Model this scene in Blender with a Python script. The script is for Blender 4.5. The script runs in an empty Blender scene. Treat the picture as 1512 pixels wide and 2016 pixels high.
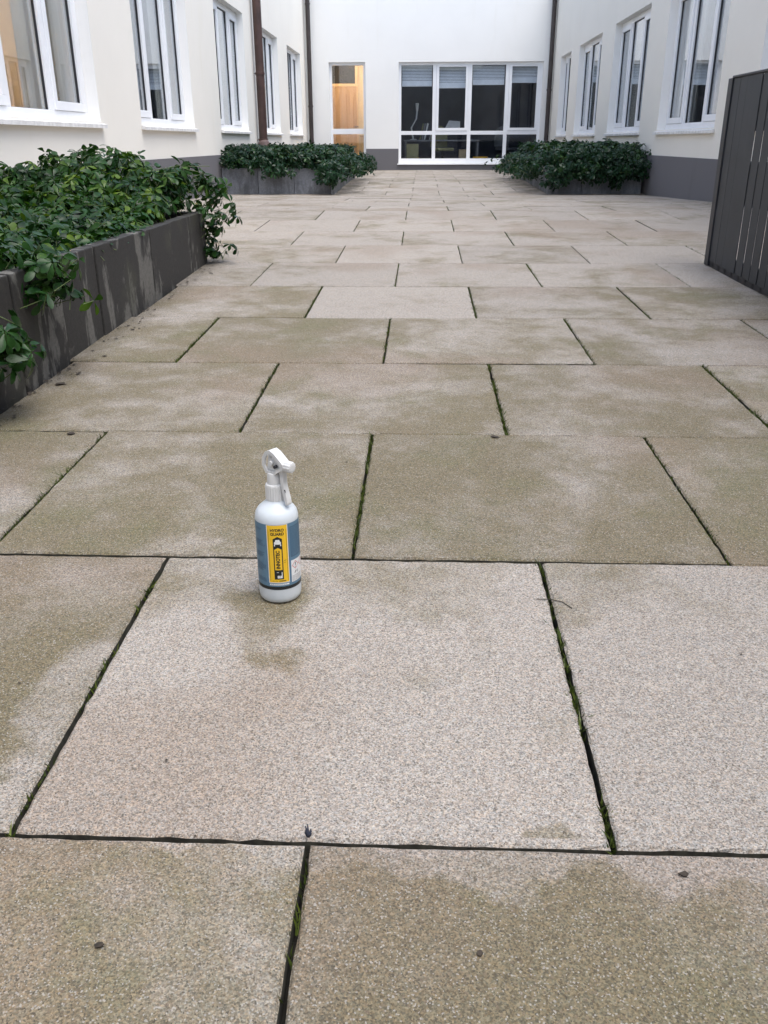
import bpy, bmesh, math, random
import numpy as np
from mathutils import Matrix, Vector, noise as mnoise

rng = np.random.default_rng(7)
random.seed(7)
scene = bpy.context.scene
col = scene.collection
rad = math.radians

# ------------------------------------------------------------------ camera
CAM_Z = 0.8715
cam_data = bpy.data.cameras.new('camera')
cam = bpy.data.objects.new('camera', cam_data)
col.objects.link(cam)
cam_data.sensor_fit = 'VERTICAL'
cam_data.sensor_height = 36.0
cam_data.lens = 36.0 * 1721.3 / 2016.0
cam_data.clip_start = 0.05
cam_data.clip_end = 500
_r = Vector((0.9991840, 0.0402848, -0.0029028))
_u = Vector((-0.0130635, 0.3903467, 0.9205753))
_f = Vector((-0.0382183, 0.9197862, -0.3905544))
cam.matrix_world = Matrix(((_r.x, _u.x, -_f.x, 0), (_r.y, _u.y, -_f.y, 0), (_r.z, _u.z, -_f.z, CAM_Z), (0, 0, 0, 1)))
scene.camera = cam

# ------------------------------------------------------------------ sky, sun, exposure
SUN_EL, SUN_AZ = rad(70), rad(130)
world = bpy.data.worlds.new('World')
scene.world = world
world.use_nodes = True
wn, wl = world.node_tree.nodes, world.node_tree.links
sky = wn.new('ShaderNodeTexSky')
sky.sky_type = 'NISHITA'
sky.sun_disc = False
sky.sun_elevation = SUN_EL
sky.sun_rotation = SUN_AZ
sky.air_density = 1.0
sky.dust_density = 2.0
sky.ozone_density = 1.0
hs = wn.new('ShaderNodeHueSaturation')
hs.inputs['Saturation'].default_value = 0.72
wl.new(sky.outputs[0], hs.inputs['Color'])
wl.new(hs.outputs[0], wn['Background'].inputs['Color'])
wn['Background'].inputs['Strength'].default_value = 0.15
sun_data = bpy.data.lights.new('sun', 'SUN')
sun_data.energy = 1.1
sun_data.angle = rad(42)
sun_data.color = (1.0, 0.98, 0.95)
sun = bpy.data.objects.new('sun', sun_data)
col.objects.link(sun)
_d = Vector((math.sin(SUN_AZ) * math.cos(SUN_EL), math.cos(SUN_AZ) * math.cos(SUN_EL), math.sin(SUN_EL)))
sun.rotation_euler = _d.to_track_quat('Z', 'Y').to_euler()
sun.location = (3, 12, 14)
scene.view_settings.view_transform = 'Standard'
scene.view_settings.look = 'None'
scene.view_settings.gamma = 1.0
scene.view_settings.exposure = 1.2
scene.cycles.max_bounces = 10
scene.cycles.diffuse_bounces = 6
scene.cycles.transparent_max_bounces = 16

# ------------------------------------------------------------------ layout
XL, XR, YB, YF, WH = -3.0, 3.28, 24.8, -6.0, 4.5
SL, X0, Y0 = 0.8, -0.138, 0.0846
KN = [-10, 0, 9, 11, 13, 17, 21, 30.9, 40]
KZ = [-0.20, 0.0, 0.2087, 0.2557, 0.2303, 0.1381, 0.2060, 0.1648, 0.1648]
def zrow(k): return float(np.interp(k, KN, KZ))
def zf(y): return zrow((y - Y0) / SL)

# ------------------------------------------------------------------ material helpers
MATS = {}
class NT:
    def __init__(s, name):
        s.m = bpy.data.materials.new(name); s.m.use_nodes = True
        s.n, s.l = s.m.node_tree.nodes, s.m.node_tree.links
        s.b = s.n['Principled BSDF']; s.out = s.n['Material Output']
        MATS[name] = s.m
    def new(s, t, **kw):
        x = s.n.new(t)
        for k, v in kw.items(): setattr(x, k, v)
        return x
    def link(s, a, b): s.l.new(a, b)
    def setin(s, sock, v):
        if hasattr(v, 'is_output'): s.link(v, sock)
        else: sock.default_value = v
    def math(s, op, a, b=None, clamp=False):
        x = s.new('ShaderNodeMath', operation=op, use_clamp=clamp)
        s.setin(x.inputs[0], a)
        if b is not None: s.setin(x.inputs[1], b)
        return x.outputs[0]
    def pos(s): return s.new('ShaderNodeNewGeometry').outputs['Position']
    def noise(s, vec, scale, detail=4, rough=.55, dist=0.0):
        x = s.new('ShaderNodeTexNoise'); s.link(vec, x.inputs['Vector'])
        x.inputs['Scale'].default_value = scale; x.inputs['Detail'].default_value = detail
        x.inputs['Roughness'].default_value = rough; x.inputs['Distortion'].default_value = dist
        return x.outputs[0]
    def mapv(s, vec, scale=(1, 1, 1), loc=(0, 0, 0)):
        x = s.new('ShaderNodeMapping'); s.link(vec, x.inputs['Vector'])
        x.inputs['Scale'].default_value = scale; x.inputs['Location'].default_value = loc
        return x.outputs[0]
    def range(s, v, a, b, c=0.0, d=1.0, smooth=True):
        x = s.new('ShaderNodeMapRange', interpolation_type='SMOOTHSTEP' if smooth else 'LINEAR')
        s.link(v, x.inputs['Value'])
        for k, t in zip(('From Min', 'From Max', 'To Min', 'To Max'), (a, b, c, d)): x.inputs[k].default_value = t
        return x.outputs['Result']
    def mix(s, f, a, b, blend='MIX'):
        x = s.new('ShaderNodeMix', data_type='RGBA', blend_type=blend)
        s.setin(x.inputs['Factor'], f)
        for sock, v in ((x.inputs[6], a), (x.inputs[7], b)):
            if hasattr(v, 'is_output'): s.link(v, sock)
            else: sock.default_value = (*v, 1) if len(v) == 3 else v
        return x.outputs[2]
    def bump(s, h, strength, dist):
        x = s.new('ShaderNodeBump'); s.link(h, x.inputs['Height'])
        x.inputs['Strength'].default_value = strength; x.inputs['Distance'].default_value = dist
        s.link(x.outputs[0], s.b.inputs['Normal'])
    def base(s, c, rough=.7, metal=0.0, spec=None):
        if hasattr(c, 'is_output'): s.link(c, s.b.inputs['Base Color'])
        else: s.b.inputs['Base Color'].default_value = (*c, 1)
        s.setin(s.b.inputs['Roughness'], rough)
        s.b.inputs['Metallic'].default_value = metal
        if spec is not None: s.b.inputs['Specular IOR Level'].default_value = spec
        return s

def plain(name, c, rough=.6, metal=0.0, var=.12, scale=9.0, spec=None):
    t = NT(name)
    n = t.noise(t.pos(), scale, 5)
    f = t.range(n, .3, .7, 1 - var, 1 + var)
    cc = t.mix(1.0, c, f, 'MULTIPLY')
    t.base(cc, rough, metal, spec)
    return t.m

def mat_slab():
    t = NT('exposed_aggregate_slab')
    p = t.pos()
    oi = t.new('ShaderNodeObjectInfo')
    at = t.new('ShaderNodeAttribute', attribute_type='OBJECT', attribute_name='bleach')
    # blotches: large washed patches and smaller clouds
    off = t.new('ShaderNodeVectorMath', operation='SCALE'); off.inputs[0].default_value = (3.1, 1.7, 5.3)
    t.link(oi.outputs['Random'], off.inputs['Scale'])
    pv = t.new('ShaderNodeVectorMath', operation='ADD'); t.link(p, pv.inputs[0]); t.link(off.outputs[0], pv.inputs[1])
    pv = pv.outputs[0]
    n1 = t.noise(pv, 2.3, 6, .6, .4)
    n2 = t.noise(p, 9.0, 5, .62)
    n3 = t.noise(pv, 1.1, 3, .5)
    f = t.math('ADD', at.outputs['Fac'], t.range(n1, .25, .75, -.62, .62, False))
    f = t.math('ADD', f, t.range(n2, .25, .75, -.3, .3, False))
    # washed strip spilled over the front joint and over one side joint
    sx = t.new('ShaderNodeSeparateXYZ'); t.link(p, sx.inputs[0])
    wob = t.range(t.noise(p, 7, 4), .3, .7, -.05, .05, False)
    yy = t.math('ADD', sx.outputs['Y'], wob)
    strip = t.math('MULTIPLY', t.range(yy, .815, .85), t.range(sx.outputs['Y'], .90, .905, 1, 0))
    strip = t.math('MULTIPLY', strip, t.range(t.math('ADD', sx.outputs['X'], wob), -.3, .0))
    xx = t.math('ADD', sx.outputs['X'], wob)
    side = t.math('MULTIPLY', t.range(xx, -.64, -.585), t.range(yy, 1.5, 1.25, 0, 1))
    side = t.math('MULTIPLY', side, t.range(yy, .88, .9))
    f = t.math('ADD', f, t.math('MULTIPLY', t.math('ADD', strip, side), .7))
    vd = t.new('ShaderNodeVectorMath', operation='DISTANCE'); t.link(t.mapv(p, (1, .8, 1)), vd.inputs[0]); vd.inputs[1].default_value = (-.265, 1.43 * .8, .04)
    spill_shadow = t.range(t.math('ADD', vd.outputs['Value'], t.math('MULTIPLY', wob, 1.6)), .04, .17, .8, 0)  # bottle's soft shadow painted into the slab colour, together with a spill stain
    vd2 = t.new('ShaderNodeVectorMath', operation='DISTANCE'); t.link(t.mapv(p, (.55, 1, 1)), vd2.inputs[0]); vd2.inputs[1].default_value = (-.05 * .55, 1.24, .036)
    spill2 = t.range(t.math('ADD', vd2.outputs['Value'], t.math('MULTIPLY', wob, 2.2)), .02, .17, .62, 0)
    f = t.math('SUBTRACT', f, t.math('ADD', spill_shadow, spill2))
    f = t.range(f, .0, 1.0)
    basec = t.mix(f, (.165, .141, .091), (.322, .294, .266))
    # rust-pink and algae-green drifts
    pink = t.range(n3, .52, .68, 0, .5)
    basec = t.mix(pink, basec, (.225, .175, .135))
    gn = t.range(t.noise(p, 3.4, 5, .6), .5, .68, 0, .55)
    gn = t.math('MULTIPLY', gn, t.math('SUBTRACT', 1.0, f))
    basec = t.mix(gn, basec, (.135, .132, .068))
    # per slab tone
    basec = t.mix(1.0, basec, t.range(oi.outputs['Random'], 0, 1, .92, 1.07, False), 'MULTIPLY')
    # damp dirt at the foot of the planters
    dirt = t.range(t.noise(p, 5.0, 5, .65), .46, .62)
    def near(cx, w):
        return t.range(t.math('ABSOLUTE', t.math('SUBTRACT', sx.outputs['X'], cx)), .0, w, 1, 0)
    far = t.range(sx.outputs['Y'], 13.6, 13.9)
    d1 = t.math('MULTIPLY', t.math('ADD', near(-1.25, .5), near(1.75, .6)), far)
    d2 = t.math('MULTIPLY', near(-1.35, .16), t.range(sx.outputs['Y'], 6.2, 5.6))
    dd = t.math('MULTIPLY', t.math('ADD', t.math('MULTIPLY', d1, dirt), t.math('MULTIPLY', d2, .7)), .75, True)
    basec = t.mix(dd, basec, (.055, .05, .038))
    # aggregate grains, two sizes
    def grains(scale, vec):
        v = t.new('ShaderNodeTexVoronoi'); t.link(vec, v.inputs['Vector']); v.inputs['Scale'].default_value = scale
        return v
    v1 = grains(520, p); v2 = grains(330, p)
    s1 = t.new('ShaderNodeSeparateColor'); t.link(v1.outputs['Color'], s1.inputs[0])
    s2 = t.new('ShaderNodeSeparateColor'); t.link(v2.outputs['Color'], s2.inputs[0])
    g = t.range(s1.outputs[0], 0, 1, .60, 1.42, False)
    cc = t.mix(1.0, basec, g, 'MULTIPLY')
    cc = t.mix(1.0, cc, t.range(s2.outputs[0], 0, 1, .84, 1.16, False), 'MULTIPLY')
    hue = t.mix(s2.outputs[2], (1.13, 1.0, .86), (.93, 1.01, 1.07))
    cc = t.mix(.75, cc, t.mix(1.0, cc, hue, 'MULTIPLY'))
    cc = t.mix(t.range(s1.outputs[1], .91, .94, 0, .7), cc, (.055, .048, .038))
    cc = t.mix(t.range(s2.outputs[1], .965, .975, 0, .5), cc, (.065, .055, .042))
    cc = t.mix(t.range(s1.outputs[2], .93, .95, 0, .6), cc, (.42, .40, .37))
    cc = t.mix(t.range(s2.outputs[2], .95, .97, 0, .45), cc, (.20, .14, .095))
    t.base(cc, .82, spec=.35)
    h = t.math('ADD', t.math('MULTIPLY', v1.outputs['Distance'], -1.0), t.math('MULTIPLY', v2.outputs['Distance'], -.8))
    t.bump(h, .55, .0025)
    return t.m

def mat_plaster(name, c, stain):
    t = NT(name)
    p = t.pos()
    n = t.noise(p, .9, 5, .6)
    st = t.noise(t.mapv(p, (2.2, 2.2, .35)), 1.6, 5, .6)
    cc = t.mix(t.range(n, .35, .7, 0, .6), c, tuple(a * .95 for a in c))
    cc = t.mix(t.range(st, .55, .75, 0, .35), cc, stain)
    t.base(cc, .9, spec=.2)
    h = t.noise(p, 260, 3, .6)
    h2 = t.noise(p, 2.5, 2)
    t.bump(t.math('ADD', h, t.math('MULTIPLY', h2, 2.0)), .35, .003)
    return t.m

def mat_concrete(name, dark, light, zscale=.55, lo=.52, hi=.60, amount=.9):
    t = NT(name)
    p = t.pos()
    oi = t.new('ShaderNodeObjectInfo')
    off = t.new('ShaderNodeVectorMath', operation='SCALE'); off.inputs[0].default_value = (3.3, 7.7, 1.3)
    t.link(oi.outputs['Random'], off.inputs['Scale'])
    pv = t.new('ShaderNodeVectorMath', operation='ADD'); t.link(p, pv.inputs[0]); t.link(off.outputs[0], pv.inputs[1])
    st = t.noise(t.mapv(pv.outputs[0], (4.2, 4.2, zscale)), 1.0, 8, .6, .9)
    cl = t.noise(t.mapv(pv.outputs[0], (1, 1, .55)), 7, 7, .66, .6)
    v = t.math('ADD', st, t.range(cl, .3, .7, -.11, .11, False))
    f = t.range(v, lo, hi, 0, amount)
    cc = t.mix(f, dark, light)
    cc = t.mix(1.0, cc, t.range(t.noise(p, 60, 4, .7), .3, .7, .8, 1.2), 'MULTIPLY')
    cc = t.mix(t.range(t.noise(p, 3, 4), .55, .7, 0, .4), cc, (.06, .062, .04))
    t.base(cc, .75)
    t.bump(t.noise(p, 180, 4, .7), .4, .002)
    return t.m

def mat_leaf(name, a, b, c):
    t = NT(name)
    at = t.new('ShaderNodeAttribute', attribute_type='GEOMETRY', attribute_name='tint')
    r = t.new('ShaderNodeValToRGB'); t.link(at.outputs['Fac'], r.inputs[0])
    e = r.color_ramp.elements
    e[0].color = (*a, 1); e[1].color = (*c, 1); e.new(.55).color = (*b, 1)
    cc = t.mix(1.0, r.outputs[0], t.range(t.noise(t.pos(), 45, 3), .3, .7, .8, 1.2), 'MULTIPLY')
    t.base(cc, .30, spec=.24)
    tr = t.new('ShaderNodeBsdfTranslucent')
    t.link(t.mix(1.0, cc, (1.2, 1.25, .5), 'MULTIPLY'), tr.inputs['Color'])
    mx = t.new('ShaderNodeMixShader'); mx.inputs[0].default_value = .22
    t.link(t.b.outputs[0], mx.inputs[1]); t.link(tr.outputs[0], mx.inputs[2])
    t.link(mx.outputs[0], t.out.inputs['Surface'])
    return t.m

def mat_glass(name, f0, tint=(.93, .95, .95)):
    t = NT(name)
    lw = t.new('ShaderNodeLayerWeight'); lw.inputs['Blend'].default_value = .5
    s5 = t.math('POWER', lw.outputs['Facing'], 3.6)
    f = t.math('ADD', t.math('MULTIPLY', s5, 1 - f0), f0, True)
    tr = t.new('ShaderNodeBsdfTransparent'); tr.inputs['Color'].default_value = (*tint, 1)
    gl = t.new('ShaderNodeBsdfGlossy'); gl.inputs['Roughness'].default_value = .015
    gl.inputs['Color'].default_value = (.95, .97, 1, 1)
    mx = t.new('ShaderNodeMixShader')
    t.link(f, mx.inputs[0]); t.link(tr.outputs[0], mx.inputs[1]); t.link(gl.outputs[0], mx.inputs[2])
    t.link(mx.outputs[0], t.out.inputs['Surface'])
    return t.m

def mat_emit(name, c, s):
    t = NT(name)
    t.base((.9, .9, .9), .5)
    t.b.inputs['Emission Color'].default_value = (*c, 1)
    t.b.inputs['Emission Strength'].default_value = s
    return t.m

def mat_wood(name, a, b):
    t = NT(name)
    p = t.pos()
    w = t.noise(t.mapv(p, (14, 14, .8)), 1.3, 5, .6, .6)
    t.base(t.mix(t.range(w, .3, .7), a, b), .45)
    return t.m

def mat_fabric(name, c, trans=.3):
    t = NT(name)
    p = t.pos()
    cc = t.mix(t.range(t.noise(p, 3, 4), .35, .65), c, tuple(x * .88 for x in c))
    t.base(cc, .9, spec=.1)
    tr = t.new('ShaderNodeBsdfTranslucent'); t.link(cc, tr.inputs['Color'])
    mx = t.new('ShaderNodeMixShader'); mx.inputs[0].default_value = trans
    t.link(t.b.outputs[0], mx.inputs[1]); t.link(tr.outputs[0], mx.inputs[2])
    t.link(mx.outputs[0], t.out.inputs['Surface'])
    return t.m

def mat_plastic(name, c, rough=.35, sss=0.0):
    t = NT(name)
    t.base(c, rough)
    if sss:
        t.b.inputs['Subsurface Weight'].default_value = sss
        t.b.inputs['Subsurface Radius'].default_value = (.02, .02, .02)
        t.b.inputs['Subsurface Scale'].default_value = .6
    return t.m

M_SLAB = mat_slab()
M_BED = plain('joint_soil', (.022, .02, .015), .95, var=.4, scale=40)
M_JOINT = plain('dirty_slab_side', (.045, .042, .030), .95, var=.5, scale=60)
M_WALL = mat_plaster('cream_render', (.86, .825, .75), (.80, .76, .65))
M_WALLB = mat_plaster('white_render', (.88, .87, .84), (.80, .78, .72))
M_PLINTH = mat_plaster('grey_plinth_paint', (.165, .16, .168), (.125, .12, .12))
M_FRAME = plain('white_window_plastic', (.84, .85, .87), .35, var=.03, scale=3)
M_GASKET = plain('dark_gasket', (.03, .03, .035), .6)
M_SILL = plain('white_sill_stone', (.76, .75, .73), .6, var=.12, scale=14)
M_GLASS = mat_glass('window_glass', .08)
M_GLASSB = mat_glass('rear_window_glass', .03, (.92, .94, .96))
M_PIPE = plain('brown_downpipe_paint', (.060, .030, .024), .45, var=.3, scale=5)
M_PIPEB = plain('dark_downpipe_paint', (.040, .030, .028), .45, var=.3, scale=5)
M_CONC = mat_concrete('wet_dark_concrete', (.026, .024, .022), (.135, .13, .118), 1.3, .52, .59, .9)
M_CONCF = mat_concrete('grey_concrete', (.14, .147, .163), (.28, .29, .315), .6, .40, .62, .8)
M_SOIL = plain('planter_soil', (.018, .014, .010), .95, var=.4, scale=30)
M_LEAF = mat_leaf('pachysandra_leaf', (.007, .028, .008), (.019, .062, .010), (.10, .16, .016))
M_LEAFF = mat_leaf('dark_shrub_leaf', (.006, .022, .011), (.012, .040, .016), (.035, .085, .015))
M_STEM = plain('green_stem', (.085, .12, .035), .5)
M_MOSS = mat_leaf('joint_moss', (.025, .035, .010), (.06, .085, .018), (.14, .17, .03))
M_DEAD = plain('dead_leaf', (.035, .026, .018), .8, var=.4, scale=60)
M_SCREEN = plain('anthracite_board', (.022, .026, .033), .55, var=.15, scale=7)
M_SCREEND = plain('anthracite_post', (.012, .014, .020), .45, var=.15, scale=7)
M_ROOM = plain('room_wall', (.42, .41, .40), .9, var=.05)
M_ROOMD = plain('dim_room_wall', (.11, .11, .145), .9, var=.2, scale=1.2)
M_ROOMW = plain('warm_room_wall', (.80, .70, .55), .9, var=.04)
M_ROOMF = plain('room_floor', (.16, .14, .12), .6)
M_CURT = mat_fabric('pale_curtain', (.80, .79, .76), .4)
M_CURTB = mat_fabric('beige_curtain', (.66, .60, .50), .3)
M_BLIND = plain('blind_slat', (.88, .90, .92), .45, var=.04)
M_WOOD = mat_wood('beech_door', (.50, .33, .21), (.58, .40, .27))
M_WOODL = mat_wood('pale_frame_wood', (.74, .55, .34), (.78, .60, .40))
M_LAMP = mat_emit('warm_lamp', (1.0, .82, .60), 30.0)
M_LAMP2 = mat_emit('amber_lamp', (1.0, .74, .46), 60.0)
M_BLUE = plain('dark_blue_upholstery', (.025, .05, .075), .8)
M_GREY = plain('grey_furniture', (.22, .22, .23), .6)
M_WHITE = plain('white_furniture', (.72, .72, .70), .5, var=.05)
M_YEL = plain('yellow_plastic', (.85, .48, .03), .4, var=.05)
M_OLIVE = plain('olive_furniture', (.22, .21, .10), .7)
M_HDPE = mat_plastic('milky_plastic', (.60, .645, .68), .38, .5)
M_CAP = mat_plastic('white_trigger_plastic', (.64, .64, .63), .33)
M_BLACK = mat_plastic('black_print', (.008, .012, .013), .4)
M_LYEL = mat_plastic('yellow_print', (.82, .50, .02), .4)
M_LBLU = mat_plastic('blue_grey_print', (.10, .195, .28), .4)
M_LBLD = mat_plastic('dark_blue_print', (.06, .125, .20), .4)
M_LWHT = mat_plastic('white_print', (.74, .75, .75), .4)
M_LRED = mat_plastic('red_print', (.55, .06, .04), .4)

# ------------------------------------------------------------------ mesh helpers
def empty(name, loc, label, cat, group=None):
    o = bpy.data.objects.new(name, None)
    o.empty_display_size = .1
    o.location = loc
    col.objects.link(o)
    o['label'] = label; o['category'] = cat
    if group: o['group'] = group
    return o

def tag(o, label, cat, group=None):
    o['label'] = label; o['category'] = cat
    if group: o['group'] = group
    return o

def attach(o, parent):
    if parent is None: return
    o.parent = parent
    if parent.type == 'EMPTY':
        o.matrix_parent_inverse = Matrix.Translation(-Vector(parent.location))

class MB:
    """collects geometry in world coordinates; build() links it as one mesh object"""
    def __init__(s): s.v = []; s.f = []
    def box(s, a, b):
        x0, x1 = sorted((a[0], b[0])); y0, y1 = sorted((a[1], b[1])); z0, z1 = sorted((a[2], b[2]))
        i = len(s.v)
        s.v += [(x0, y0, z0), (x1, y0, z0), (x1, y1, z0), (x0, y1, z0), (x0, y0, z1), (x1, y0, z1), (x1, y1, z1), (x0, y1, z1)]
        s.f += [tuple(i + k for k in q) for q in ((0, 3, 2, 1), (4, 5, 6, 7), (0, 1, 5, 4), (1, 2, 6, 5), (2, 3, 7, 6), (3, 0, 4, 7))]
        return s
    def poly(s, pts):
        i = len(s.v); s.v += [tuple(p) for p in pts]; s.f.append(tuple(range(i, i + len(pts)))); return s
    def prism(s, pts, ext):
        """closed prism: polygon pts (3d) pushed along vector ext"""
        i = len(s.v); n = len(pts)
        s.v += [tuple(p) for p in pts] + [tuple(Vector(p) + Vector(ext)) for p in pts]
        s.f.append(tuple(range(i + n - 1, i - 1, -1))); s.f.append(tuple(range(i + n, i + 2 * n)))
        for k in range(n):
            j = (k + 1) % n
            s.f.append((i + k, i + j, i + n + j, i + n + k))
        return s
    def tube(s, pts, r, n=10, cap=True):
        pts = [Vector(p) for p in pts]
        rs = r if isinstance(r, (list, tuple)) else [r] * len(pts)
        i0 = len(s.v)
        up = Vector((0, 0, 1))
        for k, p in enumerate(pts):
            d = (pts[min(k + 1, len(pts) - 1)] - pts[max(k - 1, 0)]).normalized()
            a = d.cross(up if abs(d.z) < .95 else Vector((0, 1, 0))).normalized(); b = d.cross(a)
            for m in range(n):
                t = 2 * math.pi * m / n
                s.v.append(tuple(p + (a * math.cos(t) + b * math.sin(t)) * rs[k]))
        for k in range(len(pts) - 1):
            for m in range(n):
                m2 = (m + 1) % n
                s.f.append((i0 + k * n + m, i0 + k * n + m2, i0 + (k + 1) * n + m2, i0 + (k + 1) * n + m))
        if cap:
            s.f.append(tuple(i0 + m for m in range(n))[::-1])
            s.f.append(tuple(i0 + (len(pts) - 1) * n + m for m in range(n)))
        return s
    def lathe(s, prof, n=40, c=(0, 0, 0), cap=True):
        i0 = len(s.v)
        for r, z in prof:
            for m in range(n):
                t = 2 * math.pi * m / n
                s.v.append((c[0] + r * math.cos(t), c[1] + r * math.sin(t), c[2] + z))
        for k in range(len(prof) - 1):
            for m in range(n):
                m2 = (m + 1) % n
                s.f.append((i0 + k * n + m, i0 + k * n + m2, i0 + (k + 1) * n + m2, i0 + (k + 1) * n + m))
        if cap:
            s.f.append(tuple(i0 + m for m in range(n))[::-1])
            s.f.append(tuple(i0 + (len(prof) - 1) * n + m for m in range(n)))
        return s
    def build(s, name, mat, parent=None, smooth=False, bevel=0.0, fix=True, mat2=None):
        me = bpy.data.meshes.new(name)
        me.from_pydata(s.v, [], s.f)
        if fix or bevel:
            bm = bmesh.new(); bm.from_mesh(me)
            bmesh.ops.recalc_face_normals(bm, faces=bm.faces)
            if bevel:
                bmesh.ops.bevel(bm, geom=[e for e in bm.edges], offset=bevel, segments=2, affect='EDGES', clamp_overlap=True, profile=.6)
            bm.to_mesh(me); bm.free()
        if mat: me.materials.append(mat)
        if smooth:
            me.polygons.foreach_set('use_smooth', [True] * len(me.polygons))
            if smooth == 'auto': me.set_sharp_from_angle(angle=rad(35))
        o = bpy.data.objects.new(name, me); col.objects.link(o); attach(o, parent)
        return o

def np_mesh(name, V, F, tint=None, mat=None, parent=None):
    me = bpy.data.meshes.new(name)
    V = np.asarray(V, np.float32); F = np.asarray(F, np.int32)
    me.vertices.add(len(V)); me.vertices.foreach_set('co', V.ravel())
    me.loops.add(F.size); me.loops.foreach_set('vertex_index', F.ravel())
    me.polygons.add(len(F)); me.polygons.foreach_set('loop_start', np.arange(len(F), dtype=np.int32) * F.shape[1])
    me.update(calc_edges=True)
    if tint is not None:
        a = me.attributes.new('tint', 'FLOAT', 'POINT'); a.data.foreach_set('value', np.asarray(tint, np.float32))
    me.polygons.foreach_set('use_smooth', [True] * len(F))
    if mat: me.materials.append(mat)
    if name is None: return me
    o = bpy.data.objects.new(name, me); col.objects.link(o); attach(o, parent)
    return o

# wall frames: (h, z, depth into the wall) -> world
T_L = lambda h, z, d: (XL - d, h, z)
T_R = lambda h, z, d: (XR + d, h, z)
T_B = lambda h, z, d: (h, YB + d, z)
T_F = lambda h, z, d: (h, YF - d, z)
def tb(mb, T, h0, h1, z0, z1, d0, d1): return mb.box(T(h0, z0, d0), T(h1, z1, d1))

def wall_sheet(T, h0, h1, z0, z1, openings, parent, thick=.32):
    """rendered wall skin with real openings, reveals and a back skin"""
    m = m0 = MB()
    hs_ = sorted({h0, h1, *[o[0] for o in openings], *[o[1] for o in openings]})
    zs_ = sorted({z0, z1, *[o[2] for o in openings], *[o[3] for o in openings]})
    for a, b in zip(hs_[:-1], hs_[1:]):
        for c, d in zip(zs_[:-1], zs_[1:]):
            mh, mz = (a + b) / 2, (c + d) / 2
            if any(o[0] < mh < o[1] and o[2] < mz < o[3] for o in openings): continue
            for dep in (0, thick):
                m.poly([T(a, c, dep), T(b, c, dep), T(b, d, dep), T(a, d, dep)])
    for a, b, c, d in openings:
        m = MB()
        m.poly([T(a, c, 0), T(a, d, 0), T(a, d, thick), T(a, c, thick)])
        m.poly([T(b, c, 0), T(b, d, 0), T(b, d, thick), T(b, c, thick)])
        m.poly([T(a, d, 0), T(b, d, 0), T(b, d, thick), T(a, d, thick)])
        m.poly([T(a, c, 0), T(b, c, 0), T(b, c, thick), T(a, c, thick)])
        m.build('reveal', M_WALLB, parent, fix=False)
    m = m0
    m.poly([T(h0, z1, 0), T(h1, z1, 0), T(h1, z1, thick), T(h0, z1, thick)])
    return m

# ------------------------------------------------------------------ ground and paving
def ground_sheet():
    m = MB()
    ys = [-60.0, -12.0, YF] + [Y0 + k * SL for k in range(-7, 31)] + [YB, 30.0, 120.0]
    ys = sorted(set(ys))
    for a, b in zip(ys[:-1], ys[1:]):
        za, zb = zf(a) - .035, zf(b) - .035
        m.poly([(-80, a, za), (80, a, za), (80, b, zb), (-80, b, zb)])
    o = m.build('courtyard_paving', M_BED, fix=False)
    o['kind'] = 'structure'
    o['label'] = 'courtyard floor of large square sandy slabs laid in running bond'
    return o
paving = ground_sheet()

def slab_mesh(w, l, h=.05, c=.0035):
    """chamfered slab, top at z=0, centred"""
    me = bpy.data.meshes.new('paving_slab')
    x, y = w / 2, l / 2
    V = [(-x + c, -y + c, 0), (x - c, -y + c, 0), (x - c, y - c, 0), (-x + c, y - c, 0),
         (-x, -y, -c), (x, -y, -c), (x, y, -c), (-x, y, -c),
         (-x, -y, -h), (x, -y, -h), (x, y, -h), (-x, y, -h)]
    F = [(0, 1, 2, 3)]
    for k in range(4):
        j = (k + 1) % 4
        F += [(4 + k, 4 + j, j, k), (8 + k, 8 + j, 4 + j, 4 + k)]
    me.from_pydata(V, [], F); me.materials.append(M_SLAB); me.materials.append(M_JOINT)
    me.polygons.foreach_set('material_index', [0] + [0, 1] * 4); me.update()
    return me
def slab_rough(w, l, seed, h=.05, c=.004, n=34):
    r = np.random.default_rng(seed)
    def ring(x, y, jit):
        P = []
        for (a, b) in (((-x, -y), (x, -y)), ((x, -y), (x, y)), ((x, y), (-x, y)), ((-x, y), (-x, -y))):
            for i in range(n):
                t = i / n; jx, jy = r.normal(0, jit, 2)
                P.append((a[0] + (b[0] - a[0]) * t + jx, a[1] + (b[1] - a[1]) * t + jy))
        return P
    top, mid = ring(w / 2 - c, l / 2 - c, .0009), ring(w / 2, l / 2, .0007)
    m = 4 * n
    V = [(a, b, r.normal(0, .0002)) for a, b in top] + [(a, b, -c + r.normal(0, .0006)) for a, b in mid] + [(a, b, -h) for a, b in mid]
    F = [tuple(range(m))]
    for k in range(m):
        j = (k + 1) % m
        F += [(m + k, m + j, j, k), (2 * m + k, 2 * m + j, m + j, m + k)]
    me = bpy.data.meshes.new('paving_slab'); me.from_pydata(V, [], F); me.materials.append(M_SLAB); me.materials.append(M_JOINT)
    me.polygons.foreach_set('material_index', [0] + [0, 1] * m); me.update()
    return me
GX, GY = .0085, .0080
slab_full = slab_mesh(SL - GX, SL - GY)
slab_thin = slab_mesh(SL - .0055, SL - .0045)
BLEACH = {(0, -2): .12, (0, 0): .10, (1, -3): .16, (1, -1): .76, (1, 1): .80, (2, -4): .30, (2, -2): .22, (2, 0): .24, (2, 2): .26,
          (3, -3): .30, (3, -1): .34, (3, 1): .34, (3, 3): .40, (4, -4): .35, (4, -2): .30, (4, 0): .52, (4, 2): .62,
          (5, -3): .34, (5, -1): 1.05, (5, 1): .55, (5, 3): .52}
NSLAB = 0
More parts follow.
